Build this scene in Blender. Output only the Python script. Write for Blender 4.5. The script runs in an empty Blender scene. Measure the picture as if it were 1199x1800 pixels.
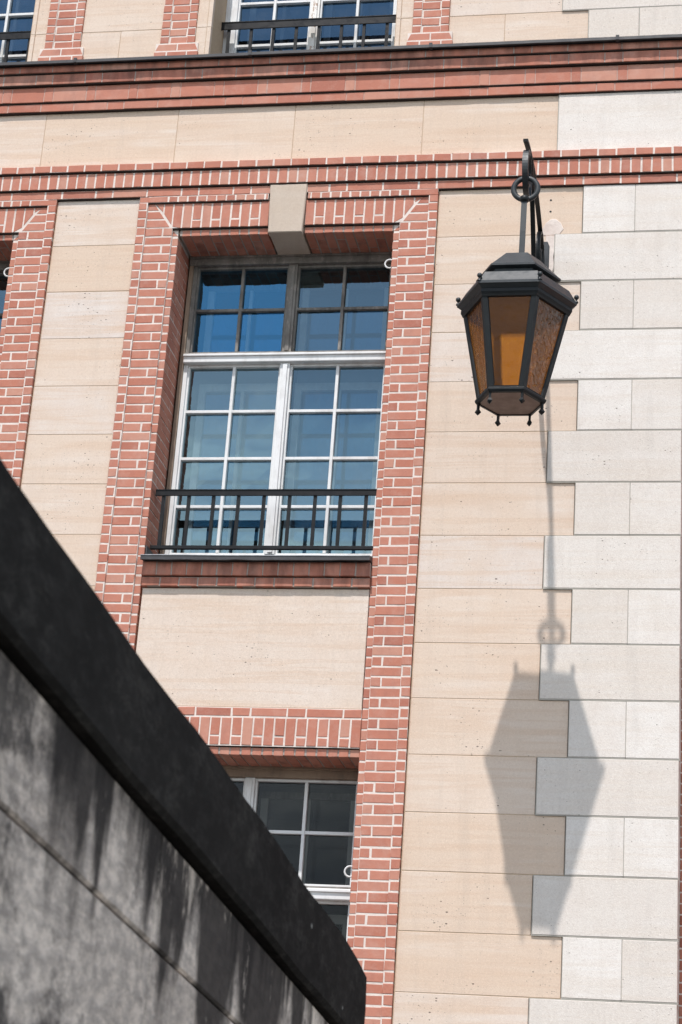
import bpy, bmesh, math, random
from mathutils import Vector, Matrix
random.seed(11)
SC = bpy.context.scene
COL = SC.collection
R_ = math.radians

# ------------------------------------------------------------------ camera
EYE = Vector((0.0, -12.83, 1.6))
PITCH, YAW, ROLL, FPX = 0.364025569, 0.197475340, 0.0715256157, 3589.78
cam = bpy.data.cameras.new('camera')
cam_o = bpy.data.objects.new('camera', cam)
COL.objects.link(cam_o)
fwd = Vector((-math.sin(YAW)*math.cos(PITCH), math.cos(YAW)*math.cos(PITCH), math.sin(PITCH)))
rgt = Vector((math.cos(YAW), math.sin(YAW), 0))
upv = rgt.cross(fwd)
c, s = math.cos(ROLL), math.sin(ROLL)
rx, ux = c*rgt + s*upv, -s*rgt + c*upv
m = Matrix((rx, ux, -fwd)).transposed().to_4x4()
m.translation = EYE
cam_o.matrix_world = m
cam.sensor_fit = 'VERTICAL'
cam.sensor_height = 36.0
cam.sensor_width = 24.0
cam.lens = 36.0*FPX/1800.0
cam.clip_start = 0.05
cam.clip_end = 2000
cam.dof.use_dof = True
cam.dof.focus_distance = 13.2
cam.dof.aperture_fstop = 8.5
cam.dof.aperture_blades = 9
SC.camera = cam_o

# ------------------------------------------------------------------ sky, sun, exposure
SUN_TRAVEL = Vector((0.106, 1.0, -1.93)).normalized()
to_sun = -SUN_TRAVEL
elev = math.asin(to_sun.z)
w = bpy.data.worlds.new('World')
SC.world = w
w.use_nodes = True
nt = w.node_tree
N, L = nt.nodes, nt.links
bg = N['Background']
sky = N.new('ShaderNodeTexSky')
sky.sky_type = 'NISHITA'
sky.sun_disc = False
sky.sun_elevation = elev
sky.sun_rotation = math.atan2(to_sun.x, to_sun.y)
sky.air_density = 1.0
sky.dust_density = 0.3
sky.ozone_density = 2.0
# thin cirrus near the horizon, seen in the window glass
tc = N.new('ShaderNodeTexCoord')
mp = N.new('ShaderNodeMapping')
mp.inputs['Scale'].default_value = (2.2, 2.2, 16.0)
nz = N.new('ShaderNodeTexNoise')
nz.inputs['Scale'].default_value = 2.2
nz.inputs['Detail'].default_value = 7
nz.inputs['Distortion'].default_value = 0.6
cr = N.new('ShaderNodeValToRGB')
cr.color_ramp.elements[0].position = 0.40
cr.color_ramp.elements[1].position = 0.64
sx = N.new('ShaderNodeSeparateXYZ')
mr = N.new('ShaderNodeMapRange')
mr.inputs[1].default_value = 0.41
mr.inputs[2].default_value = 0.36
mr.inputs[3].default_value = 0.0
mr.inputs[4].default_value = 1.0
mu = N.new('ShaderNodeMath'); mu.operation = 'MULTIPLY'
mx = N.new('ShaderNodeMixRGB')
mx.inputs[2].default_value = (10.0, 10.8, 11.0, 1)
L.new(tc.outputs['Generated'], mp.inputs[0]); L.new(mp.outputs[0], nz.inputs['Vector'])
L.new(nz.outputs['Fac'], cr.inputs[0]); L.new(tc.outputs['Generated'], sx.inputs[0])
L.new(sx.outputs[2], mr.inputs[0]); L.new(mr.outputs[0], mu.inputs[1])
hs = N.new('ShaderNodeHueSaturation'); hs.inputs['Saturation'].default_value = 0.58
ad = N.new('ShaderNodeMath'); ad.operation = 'MULTIPLY_ADD'; ad.inputs[1].default_value = 0.75; ad.inputs[2].default_value = 0.22
L.new(cr.outputs[0], ad.inputs[0]); L.new(ad.outputs[0], mu.inputs[0])
L.new(mu.outputs[0], mx.inputs[0]); L.new(sky.outputs[0], hs.inputs['Color']); L.new(hs.outputs[0], mx.inputs[1]); L.new(mx.outputs[0], bg.inputs[0])
bg.inputs[1].default_value = 0.125

sl = bpy.data.lights.new('sun', 'SUN')
sl.energy = 3.1
sl.angle = R_(0.7)
sl.color = (1.0, 0.95, 0.915)
so = bpy.data.objects.new('sun', sl)
COL.objects.link(so)
so.rotation_euler = SUN_TRAVEL.to_track_quat('-Z', 'Y').to_euler()
so.location = (-2, -20, 40)

SC.view_settings.view_transform = 'Standard'
SC.view_settings.look = 'None'
SC.view_settings.exposure = 0.55
SC.view_settings.gamma = 1.0
SC.cycles.max_bounces = 8
SC.cycles.transparent_max_bounces = 16

# ------------------------------------------------------------------ material helpers
class NT:
    def __init__(self, name):
        self.m = bpy.data.materials.new(name)
        self.m.use_nodes = True
        self.t = self.m.node_tree
        self.b = self.t.nodes['Principled BSDF']
        self.out = self.t.nodes['Material Output']
        self.co = self.t.nodes.new('ShaderNodeTexCoord').outputs['Object']
    def n(self, typ, **kw):
        o = self.t.nodes.new('ShaderNode'+typ)
        for k, v in kw.items():
            setattr(o, k, v)
        return o
    def ln(self, a, b):
        self.t.links.new(a, b)
    def val(self, sock, v):
        if hasattr(v, 'is_output'):
            self.ln(v, sock)
        else:
            sock.default_value = v
    def attr(self, name='tint'):
        a = self.n('Attribute'); a.attribute_name = name
        sp = self.n('SeparateColor'); self.ln(a.outputs['Color'], sp.inputs[0])
        return sp.outputs
    def noise(self, scale, detail=4, rough=0.55, stretch=None, w=None, dist=0.0, co=None):
        src = co or self.co
        if stretch:
            mpn = self.n('Mapping'); self.ln(src, mpn.inputs[0]); mpn.inputs['Scale'].default_value = stretch
            src = mpn.outputs[0]
        o = self.n('TexNoise', noise_dimensions='4D' if w is not None else '3D')
        self.ln(src, o.inputs['Vector'])
        o.inputs['Scale'].default_value = scale
        o.inputs['Detail'].default_value = detail
        o.inputs['Roughness'].default_value = rough
        o.inputs['Distortion'].default_value = dist
        if w is not None:
            self.val(o.inputs['W'], w)
        return o.outputs['Fac']
    def voro(self, scale, stretch=None, feature='F1'):
        src = self.co
        if stretch:
            mpn = self.n('Mapping'); self.ln(src, mpn.inputs[0]); mpn.inputs['Scale'].default_value = stretch
            src = mpn.outputs[0]
        o = self.n('TexVoronoi', feature=feature)
        self.ln(src, o.inputs['Vector']); o.inputs['Scale'].default_value = scale
        return o
    def math(self, op, a, b=0.0, clamp=False):
        o = self.n('Math', operation=op); o.use_clamp = clamp
        self.val(o.inputs[0], a); self.val(o.inputs[1], b)
        return o.outputs[0]
    def rng(self, v, a, b, c=0.0, d=1.0):
        o = self.n('MapRange'); self.val(o.inputs[0], v)
        o.inputs[1].default_value = a; o.inputs[2].default_value = b
        o.inputs[3].default_value = c; o.inputs[4].default_value = d
        return o.outputs[0]
    def mix(self, f, a, b, mode='MIX'):
        o = self.n('MixRGB', blend_type=mode)
        self.val(o.inputs[0], f)
        self.val(o.inputs[1], a if hasattr(a, 'is_output') else (*a, 1)); self.val(o.inputs[2], b if hasattr(b, 'is_output') else (*b, 1))
        return o.outputs[0]
    def ramp(self, v, stops):
        o = self.n('ValToRGB'); self.ln(v, o.inputs[0])
        e = o.color_ramp.elements
        while len(e) < len(stops):
            e.new(0.5)
        for i, (p, col) in enumerate(stops):
            e[i].position = p; e[i].color = (*col, 1)
        return o.outputs[0]
    def bump(self, h, strength=0.4, dist=0.01):
        o = self.n('Bump'); self.ln(h, o.inputs['Height'])
        o.inputs['Strength'].default_value = strength; o.inputs['Distance'].default_value = dist
        self.ln(o.outputs[0], self.b.inputs['Normal'])
        return o.outputs[0]
    def fin(self, col=None, rough=0.7, metal=0.0, spec=None):
        if col is not None:
            self.val(self.b.inputs['Base Color'], col if hasattr(col, 'is_output') else (*col, 1))
        self.val(self.b.inputs['Roughness'], rough)
        self.b.inputs['Metallic'].default_value = metal
        if spec is not None:
            self.b.inputs['Specular IOR Level'].default_value = spec
        return self.m

def brick_mat(name, darken=0.0):
    t = NT(name); a = t.attr()
    col = t.ramp(a[0], [(0.0, (0.36, 0.13, 0.092)), (0.12, (0.43, 0.160, 0.108)), (0.5, (0.475, 0.188, 0.128)),
                        (0.82, (0.485, 0.205, 0.145)), (1.0, (0.51, 0.26, 0.19))])
    n1 = t.noise(14, 5, 0.6, w=t.math('MULTIPLY', a[1], 30))
    col = t.mix(t.rng(n1, 0.45, 0.75, 0, 0.35), col, (0.30, 0.135, 0.11))
    n2 = t.noise(66, 5, 0.82)
    col = t.mix(t.rng(n2, 0.35, 0.7, 0, 0.32), col, (0.50, 0.23, 0.16))
    sp = t.rng(t.noise(55, 4, 0.7), 0.66, 0.74, 0, 0.6)
    col = t.mix(sp, col, (0.12, 0.055, 0.045))
    # old whitish bloom
    bl = t.rng(t.noise(9, 7, 0.75), 0.48, 0.78, 0, 0.42)
    col = t.mix(bl, col, (0.56, 0.38, 0.315))
    gr = t.rng(t.noise(2.2, 6, 0.7, stretch=(2.0, 1, 0.5)), 0.54, 0.76, 0, 0.35)
    col = t.mix(gr, col, (0.26, 0.115, 0.09))
    if darken:
        d = t.rng(t.noise(9, 5, 0.6, stretch=(1.3, 1, 0.35)), 0.40, 0.68, 0, darken)  # patchy darkening in vertical streaks
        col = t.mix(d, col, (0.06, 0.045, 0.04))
    h = t.math('ADD', t.math('MULTIPLY', n1, 0.8), t.math('MULTIPLY', n2, 0.5))
    t.bump(h, 0.35, 0.006)
    return t.fin(col, 0.82, spec=0.25)

def mortar_mat(name, base, dark=(0.35, 0.3, 0.26), amt=0.3):
    t = NT(name)
    n = t.noise(40, 5, 0.65); g = t.noise(3.5, 4, 0.6)
    col = t.mix(t.rng(n, 0.3, 0.75, 0, 1), tuple(v*0.86 for v in base), base)
    col = t.mix(t.rng(g, 0.5, 0.75, 0, amt), col, dark)
    t.bump(n, 0.5, 0.006)
    return t.fin(col, 0.9, spec=0.2)

def sandstone_mat(name, pal, band=0.5, pit=1.0, grain=0.3, bumpd=0.006, bumps=0.35):
    """pal: three block tones chosen by tint.r, bedding band tone, pale tone"""
    t = NT(name); a = t.attr()
    base = t.ramp(a[0], [(0.0, pal[0]), (0.5, pal[1]), (1.0, pal[2])])
    wv = t.math('MULTIPLY', a[1], 60)
    b1 = t.noise(1.0, 5, 0.6, stretch=(0.8, 0.8, 9.0), w=wv, dist=0.5)
    col = t.mix(t.rng(b1, 0.50, 0.66, 0, band), base, pal[3])
    b2 = t.noise(1.3, 4, 0.55, stretch=(0.7, 0.7, 7.0), w=t.math('ADD', wv, 9.0), dist=0.4)
    col = t.mix(t.rng(b2, 0.54, 0.74, 0, band), col, pal[4])
    b3 = t.noise(1.5, 6, 0.62, stretch=(0.45, 0.45, 13.0), w=t.math('ADD', wv, 21.0), dist=0.7)
    vein = t.math('MULTIPLY', t.rng(b3, 0.52, 0.585, 0, 1), t.rng(b3, 0.60, 0.66, 1, 0))
    col = t.mix(t.math('MULTIPLY', vein, band*0.75), col, pal[3])
    cl = t.noise(2.6, 5, 0.6, w=t.math('ADD', wv, 4.0))
    col = t.mix(t.rng(cl, 0.46, 0.66, 0, 0.45), col, pal[0])
    g = t.noise(210, 3, 0.8)
    col = t.mix(t.rng(g, 0.28, 0.5, grain, 0), col, tuple(v*0.62 for v in pal[1]))
    g2 = t.noise(95, 3, 0.7)
    col = t.mix(t.rng(g2, 0.55, 0.75, 0, grain), col, tuple(min(1, v*1.2) for v in pal[1]))
    g3 = t.noise(62, 5, 0.85)
    col = t.mix(t.rng(g3, 0.30, 0.50, 0.38, 0), col, tuple(v*q for v, q in zip(pal[1], (0.66, 0.58, 0.53))))
    col = t.mix(t.rng(g3, 0.54, 0.72, 0, 0.5), col, tuple(min(1, v*1.16) for v in pal[1]))
    # pits: sparse little holes, in loose swarms
    sw = t.rng(t.noise(3.2, 4, 0.6, w=t.math('ADD', wv, 2.0)), 0.42, 0.62, 0.15, 1.0)
    v1 = t.voro(27, (1.0, 1.0, 1.7))
    sel = t.n('SeparateColor'); t.ln(v1.outputs['Color'], sel.inputs[0])
    thr = t.math('MULTIPLY', t.rng(sel.outputs[0], 0.55, 1.0, 0.0, 0.17), t.math('MULTIPLY', sw, pit))
    pm = t.math('MULTIPLY', t.rng(t.math('SUBTRACT', thr, v1.outputs['Distance']), -0.02, 0.03, 0, 1), 0.9)
    v2 = t.voro(70, (1.0, 1.0, 1.5))
    sel2 = t.n('SeparateColor'); t.ln(v2.outputs['Color'], sel2.inputs[0])
    thr2 = t.math('MULTIPLY', t.rng(sel2.outputs[0], 0.6, 1.0, 0.0, 0.24), t.math('MULTIPLY', sw, pit))
    pm2 = t.math('MULTIPLY', t.rng(t.math('SUBTRACT', thr2, v2.outputs['Distance']), -0.02, 0.05, 0, 1), 0.6)
    pits = t.math('MAXIMUM', pm, pm2)
    col = t.mix(pits, col, (0.13, 0.10, 0.085))
    # faint rain streaks and cloudy grime
    rs = t.rng(t.noise(2.4, 6, 0.7, stretch=(3.2, 1, 0.35)), 0.52, 0.78, 0, 0.30)
    col = t.mix(rs, col, tuple(v*0.62 for v in pal[1]))
    mo = t.rng(t.noise(6.5, 7, 0.75, w=t.math('ADD', wv, 11.0)), 0.45, 0.72, 0, 0.32)
    col = t.mix(mo, col, tuple(v*q for v, q in zip(pal[1], (0.86, 0.80, 0.77))))
    # rusty margin stains
    st = t.rng(t.noise(0.9, 6, 0.6, w=t.math('ADD', wv, 7.0)), 0.62, 0.78, 0, 0.22)
    col = t.mix(st, col, (0.52, 0.36, 0.22))
    h = t.math('SUBTRACT', t.math('ADD', t.math('MULTIPLY', g, 0.6), t.math('MULTIPLY', g2, 0.5)), t.math('MULTIPLY', pits, 1.6))
    t.bump(h, bumps, bumpd)
    return t.fin(col, 0.88, spec=0.2)

def paint_mat(name, base, grime=(0.25, 0.23, 0.2), g0=0.55, g1=0.8, amt=0.6, rough=0.45, flake=0.0, flakec=(0.2, 0.1, 0.05)):
    t = NT(name)
    n = t.noise(7, 6, 0.65, stretch=(1.2, 1, 0.5)); f = t.noise(60, 4, 0.7)
    col = t.mix(t.rng(n, g0, g1, 0, amt), base, grime)
    col = t.mix(t.rng(f, 0.6, 0.78, 0, 0.35*amt), col, grime)
    if flake:
        k = t.rng(t.noise(26, 5, 0.7, stretch=(1, 1, 0.5)), 0.56, 0.6, 0, flake)
        col = t.mix(k, col, flakec)
    t.bump(t.math('ADD', f, n), 0.2, 0.004)
    return t.fin(col, t.rng(n, 0.3, 0.8, rough, min(1, rough+0.3)))

def iron_mat(name, base, rough=0.42, spec=0.28):
    t = NT(name)
    n = t.noise(18, 6, 0.65); f = t.noise(120, 3, 0.6)
    col = t.mix(t.rng(n, 0.45, 0.75, 0, 0.5), base, tuple(v*1.9+0.004 for v in base))
    col = t.mix(t.rng(t.noise(40, 5, 0.7), 0.64, 0.72, 0, 0.45), col, (0.09, 0.055, 0.035))
    t.bump(t.math('ADD', t.math('MULTIPLY', n, 0.7), t.math('MULTIPLY', f, 0.5)), 0.25, 0.004)
    return t.fin(col, t.rng(n, 0.3, 0.7, rough, rough+0.25), spec=spec)

def glass_mat(name, refl=0.5, tint=(0.7, 0.85, 1.0), through=(0.62, 0.72, 0.78)):
    t = NT(name)
    t.t.nodes.remove(t.b)
    g = t.n('BsdfGlossy'); g.inputs['Color'].default_value = (*tint, 1); g.inputs['Roughness'].default_value = 0.004
    tr = t.n('BsdfTransparent'); tr.inputs['Color'].default_value = (*through, 1)
    # drawn glass: faint waviness
    nn = t.noise(2.3, 2, 0.5)
    bp = t.n('Bump'); t.ln(nn, bp.inputs['Height']); bp.inputs['Strength'].default_value = 0.06; bp.inputs['Distance'].default_value = 0.02
    t.ln(bp.outputs[0], g.inputs['Normal'])
    df = t.n('BsdfDiffuse'); df.inputs['Color'].default_value = (0.42, 0.42, 0.4, 1)
    lw = t.n('LayerWeight'); lw.inputs[0].default_value = 0.5
    fac = t.rng(lw.outputs['Facing'], 0.0, 1.0, refl, 1.0)
    mx1 = t.n('MixShader'); t.ln(fac, mx1.inputs[0]); t.ln(tr.outputs[0], mx1.inputs[1]); t.ln(g.outputs[0], mx1.inputs[2])
    dust = t.rng(t.noise(6, 7, 0.7, stretch=(1, 1, 0.6)), 0.5, 0.85, 0.005, 0.07)
    mx2 = t.n('MixShader'); t.ln(dust, mx2.inputs[0]); t.ln(mx1.outputs[0], mx2.inputs[1]); t.ln(df.outputs[0], mx2.inputs[2])
    t.ln(mx2.outputs[0], t.out.inputs[0])
    return t.m

M = {}
M['brick'] = brick_mat('red_brick')
M['brick_dark'] = brick_mat('dark_red_brick', 0.5)  # darker brick for upper cornice rows, sill rows and rear soffit
M['mortar'] = mortar_mat('white_mortar', (0.76, 0.67, 0.605), (0.42, 0.31, 0.26), 0.55)
M['mortar_pink'] = mortar_mat('reddish_mortar', (0.52, 0.34, 0.28), (0.3, 0.2, 0.17), 0.5)
M['mortar_grey'] = mortar_mat('grey_mortar', (0.40, 0.34, 0.30), (0.2, 0.17, 0.15), 0.5)
M['joint'] = mortar_mat('stone_joint', (0.53, 0.40, 0.28), (0.40, 0.30, 0.22), 0.5)
M['joint_grey'] = mortar_mat('quoin_joint', (0.40, 0.375, 0.33), (0.22, 0.2, 0.18), 0.5)
M['stone'] = sandstone_mat('peach_sandstone', [(0.66, 0.52, 0.405), (0.69, 0.575, 0.48), (0.68, 0.61, 0.56), (0.62, 0.455, 0.335), (0.76, 0.70, 0.645)], 0.65, pit=1.4, grain=0.5)
M['quoin'] = sandstone_mat('pale_limestone', [(0.64, 0.575, 0.51), (0.70, 0.648, 0.595), (0.77, 0.73, 0.685), (0.66, 0.57, 0.48), (0.79, 0.755, 0.715)], 0.4, pit=1.2, grain=0.5, bumpd=0.006, bumps=0.5)
M['keystone'] = sandstone_mat('grey_keystone', [(0.53, 0.44, 0.355), (0.55, 0.465, 0.385), (0.55, 0.465, 0.385), (0.50, 0.40, 0.31), (0.58, 0.51, 0.44)], 0.4, pit=0.7)
M['white'] = paint_mat('white_window_paint', (0.72, 0.725, 0.72), (0.30, 0.27, 0.24), 0.48, 0.80, 0.6, 0.4)
M['white_rust'] = paint_mat('flaking_window_paint', (0.76, 0.74, 0.70), (0.34, 0.28, 0.22), 0.5, 0.8, 0.5, 0.5, 0.85, (0.30, 0.15, 0.07))
M['weathered_shaded'] = paint_mat('weathered_shaded_paint', (0.225, 0.21, 0.19), (0.07, 0.062, 0.055), 0.35, 0.7, 0.9, 0.6, 0.3, (0.4, 0.36, 0.32))  # weathered paint, darkened further to paint in the lintel's shade
M['oldwood'] = paint_mat('old_brown_paint', (0.30, 0.22, 0.155), (0.13, 0.10, 0.08), 0.4, 0.7, 0.8, 0.6)
M['lead'] = iron_mat('lead_sheet', (0.045, 0.045, 0.048), 0.42)
M['lead_pale'] = iron_mat('pale_lead_sheet', (0.33, 0.335, 0.35), 0.5)
M['black_iron'] = iron_mat('black_railing_paint', (0.006, 0.006, 0.0065), 0.30)
M['lamp_iron'] = iron_mat('dark_lantern_iron', (0.007, 0.009, 0.010), 0.36)
M['lamp_roof'] = iron_mat('lantern_roof_iron', (0.013, 0.018, 0.021), 0.36, 0.55)
M['lamp_base'] = paint_mat('lantern_base_paint', (0.24, 0.18, 0.15), (0.12, 0.08, 0.06), 0.4, 0.7, 0.6, 0.6)
M['glass'] = glass_mat('window_glass', 0.17, (0.20, 0.60, 0.95), (0.5, 0.6, 0.68))  # blue gloss tint paints a deeper mirrored sky
M['glass_teal'] = glass_mat('teal_reflection_window_glass', 0.19, (0.52, 0.74, 0.80), (0.5, 0.58, 0.62))  # teal tint paints the paler sky reflection of the lower panes
M['glass_grey'] = glass_mat('greyish_window_glass', 0.15, (0.40, 0.62, 0.74), (0.5, 0.58, 0.62))  # greyer tint painted into the reflection of the right-hand panes
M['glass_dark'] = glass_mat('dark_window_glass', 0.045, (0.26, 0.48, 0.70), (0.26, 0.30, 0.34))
M['glass_dim'] = glass_mat('dim_reflection_window_glass', 0.0, (0.42, 0.44, 0.46), (0.40, 0.41, 0.40))  # reflection dimmed in the material; nothing dark stands opposite
M['soot_and_shade'] = mortar_mat('painted_ledge_shade', (0.035, 0.026, 0.022), (0.015, 0.012, 0.01), 0.5)  # near-black colour painted in as shadow lines under the brick ledges
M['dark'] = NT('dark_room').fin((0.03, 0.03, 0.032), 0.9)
M['added_blind'] = NT('added_blind_cloth').fin((0.42, 0.44, 0.44), 0.9)

def amber_mat(name, bump):
    t = NT(name)
    t.t.nodes.remove(t.b)
    v = t.voro(34, (1, 1, 0.8), 'SMOOTH_F1'); n = t.noise(38, 3, 0.5, dist=1.2)
    h = t.math('ADD', v.outputs['Distance'], t.math('MULTIPLY', n, 0.8))
    bp = t.n('Bump'); t.ln(h, bp.inputs['Height']); bp.inputs['Strength'].default_value = bump; bp.inputs['Distance'].default_value = 0.012
    tr = t.n('BsdfRefraction'); tr.inputs['IOR'].default_value = 1.12; tr.inputs['Roughness'].default_value = 0.12
    cl = t.mix(t.rng(t.noise(5, 4, 0.6), 0.35, 0.7, 0, 1), (0.97, 0.68, 0.20), (0.90, 0.58, 0.14))
    cl = t.mix(t.rng(h, 0.35, 0.85, 0.0, 0.25 if bump < 0.3 else 0.9), cl, (0.34, 0.16, 0.035))
    t.ln(cl, tr.inputs['Color']); t.ln(bp.outputs[0], tr.inputs['Normal'])
    tp = t.n('BsdfTransparent'); t.ln(cl, tp.inputs['Color'])
    tl = t.n('BsdfTranslucent'); tl.inputs['Color'].default_value = (0.80, 0.46, 0.12, 1)
    df = t.n('BsdfDiffuse'); df.inputs['Color'].default_value = (0.16, 0.075, 0.025, 1)
    g = t.n('BsdfGlossy'); g.inputs['Roughness'].default_value = 0.09; g.inputs['Color'].default_value = (0.95, 0.95, 0.95, 1)
    t.ln(bp.outputs[0], g.inputs['Normal'])
    def ms(f, a, b):
        o = t.n('MixShader'); t.val(o.inputs[0], f); t.ln(a, o.inputs[1]); t.ln(b, o.inputs[2]); return o.outputs[0]
    base = ms(0.45, tr.outputs[0], tp.outputs[0])
    base = ms(0.30, base, tl.outputs[0])
    base = ms(0.10, base, df.outputs[0])
    lw = t.n('LayerWeight'); lw.inputs[0].default_value = 0.5; t.ln(bp.outputs[0], lw.inputs['Normal'])
    fr = t.math('ADD', t.math('MULTIPLY', t.math('POWER', lw.outputs['Facing'], 2.5), 0.50), 0.015, True)
    base = ms(fr, base, g.outputs[0])
    t.ln(base, t.out.inputs[0])
    return t.m
M['amber'] = amber_mat('amber_cathedral_glass', 0.22)
M['amber_hammered_light'] = amber_mat('hammered_amber_glass_painted_light', 0.6)  # same glass elsewhere; heavier ripple contrast paints how light catches this pane

def parapet_mat(name, coping):
    t = NT(name); a = t.attr()
    big = t.noise(1.5, 5, 0.6, w=t.math('MULTIPLY', a[1], 40))
    st = t.noise(3.2, 6, 0.6, stretch=(1, 3.0, 0.45))
    fine = t.noise(36, 4, 0.65, stretch=(1, 0.45, 1)); sp = t.noise(13, 5, 0.7, stretch=(1, 0.45, 1))
    if coping:
        col = t.mix(t.rng(big, 0.35, 0.7, 0, 1), (0.012, 0.0118, 0.0115), (0.025, 0.024, 0.0225))
        col = t.mix(t.rng(fine, 0.45, 0.7, 0, 0.35), col, (0.050, 0.048, 0.046))
        col = t.mix(t.rng(t.noise(9, 7, 0.8, stretch=(1, 0.42, 1)), 0.52, 0.64, 0, 0.5), col, (0.070, 0.066, 0.060))
        v = t.voro(7.5, (1, 0.5, 0.8)); sel = t.n('SeparateColor'); t.ln(v.outputs['Color'], sel.inputs[0])
        thr = t.rng(sel.outputs[0], 0.60, 1.0, 0.0, 0.13)
        li = t.rng(t.math('SUBTRACT', thr, v.outputs['Distance']), 0.0, 0.05, 0, 0.85)
        col = t.mix(li, col, (0.46, 0.45, 0.42))
        t.bump(t.math('ADD', sp, t.math('MULTIPLY', fine, 0.5)), 0.3, 0.01)
        return t.fin(col, 0.9, spec=0.05)
    base = t.mix(t.rng(big, 0.3, 0.7, 0, 1), (0.66, 0.565, 0.485), (0.80, 0.70, 0.61))
    base = t.mix(t.rng(fine, 0.40, 0.62, 0, 0.6), base, (0.20, 0.18, 0.17))
    gran = t.rng(t.noise(26, 6, 0.82, stretch=(1, 0.42, 1)), 0.48, 0.62, 0, 0.58)
    base = t.mix(gran, base, (0.34, 0.30, 0.27))
    lich = t.rng(t.noise(9, 8, 0.82, stretch=(1, 0.42, 1)), 0.52, 0.66, 0, 0.55)
    base = t.mix(lich, base, (0.22, 0.195, 0.175))
    soot_and_shade = t.rng(t.noise(1.5, 8, 0.76, stretch=(1, 0.6, 0.7), dist=0.2), 0.52, 0.60, 0, 0.88)
    base = t.mix(soot_and_shade, base, (0.05, 0.045, 0.042))
    # drip marks of uneven length running down from under the coping
    sxyz = t.n('SeparateXYZ'); t.ln(t.co, sxyz.inputs[0])
    ztop = t.math('ADD', t.math('MULTIPLY', sxyz.outputs[1], -0.062), 1.6+1.114-0.062*12.83)
    depth = t.math('SUBTRACT', ztop, sxyz.outputs[2])
    ragged = t.math('MULTIPLY', t.math('SUBTRACT', t.noise(9, 6, 0.75, stretch=(1, 1.3, 0.35)), 0.5), 0.30)
    col = base
    for sc_, lo, hi, mx_, off in ((1.9, 0.42, 0.66, 0.60, 0.0), (5.5, 0.46, 0.70, 0.42, 3.0)):
        ln_ = t.rng(t.noise(sc_, 3, 0.6, stretch=(0.01, 1, 0.10), w=off), lo, hi, 0.0, mx_)
        k = t.rng(t.math('SUBTRACT', t.math('ADD', ln_, ragged), depth), -0.02, 0.13, 0, 0.93)
        col = t.mix(k, col, (0.024, 0.021, 0.020))
    wl = t.rng(t.noise(4.2, 8, 0.78, stretch=(1, 1.0, 0.40)), 0.56, 0.63, 0, 0.65)
    col = t.mix(wl, col, (0.80, 0.69, 0.59))
    t.bump(t.math('ADD', sp, fine), 0.5, 0.012)
    return t.fin(col, 0.9, spec=0.2)
M['parapet'] = parapet_mat('stained_parapet_stone', False)
M['coping'] = parapet_mat('dark_coping_stone', True)

def ground_mat():
    t = NT('courtyard_paving')
    br = t.n('TexBrick'); t.ln(t.co, br.inputs['Vector'])
    br.inputs['Scale'].default_value = 1.6
    br.inputs['Color1'].default_value = (0.075, 0.07, 0.064, 1); br.inputs['Color2'].default_value = (0.095, 0.088, 0.08, 1)
    br.inputs['Mortar'].default_value = (0.12, 0.11, 0.10, 1)
    br.inputs['Mortar Size'].default_value = 0.012
    col = t.mix(t.rng(t.noise(2, 6, 0.6), 0.35, 0.7, 0, 0.5), br.outputs['Color'], (0.06, 0.056, 0.052))
    t.bump(t.noise(60, 4, 0.6), 0.3, 0.01)
    return t.fin(col, 0.85)
M['ground'] = ground_mat()

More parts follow.
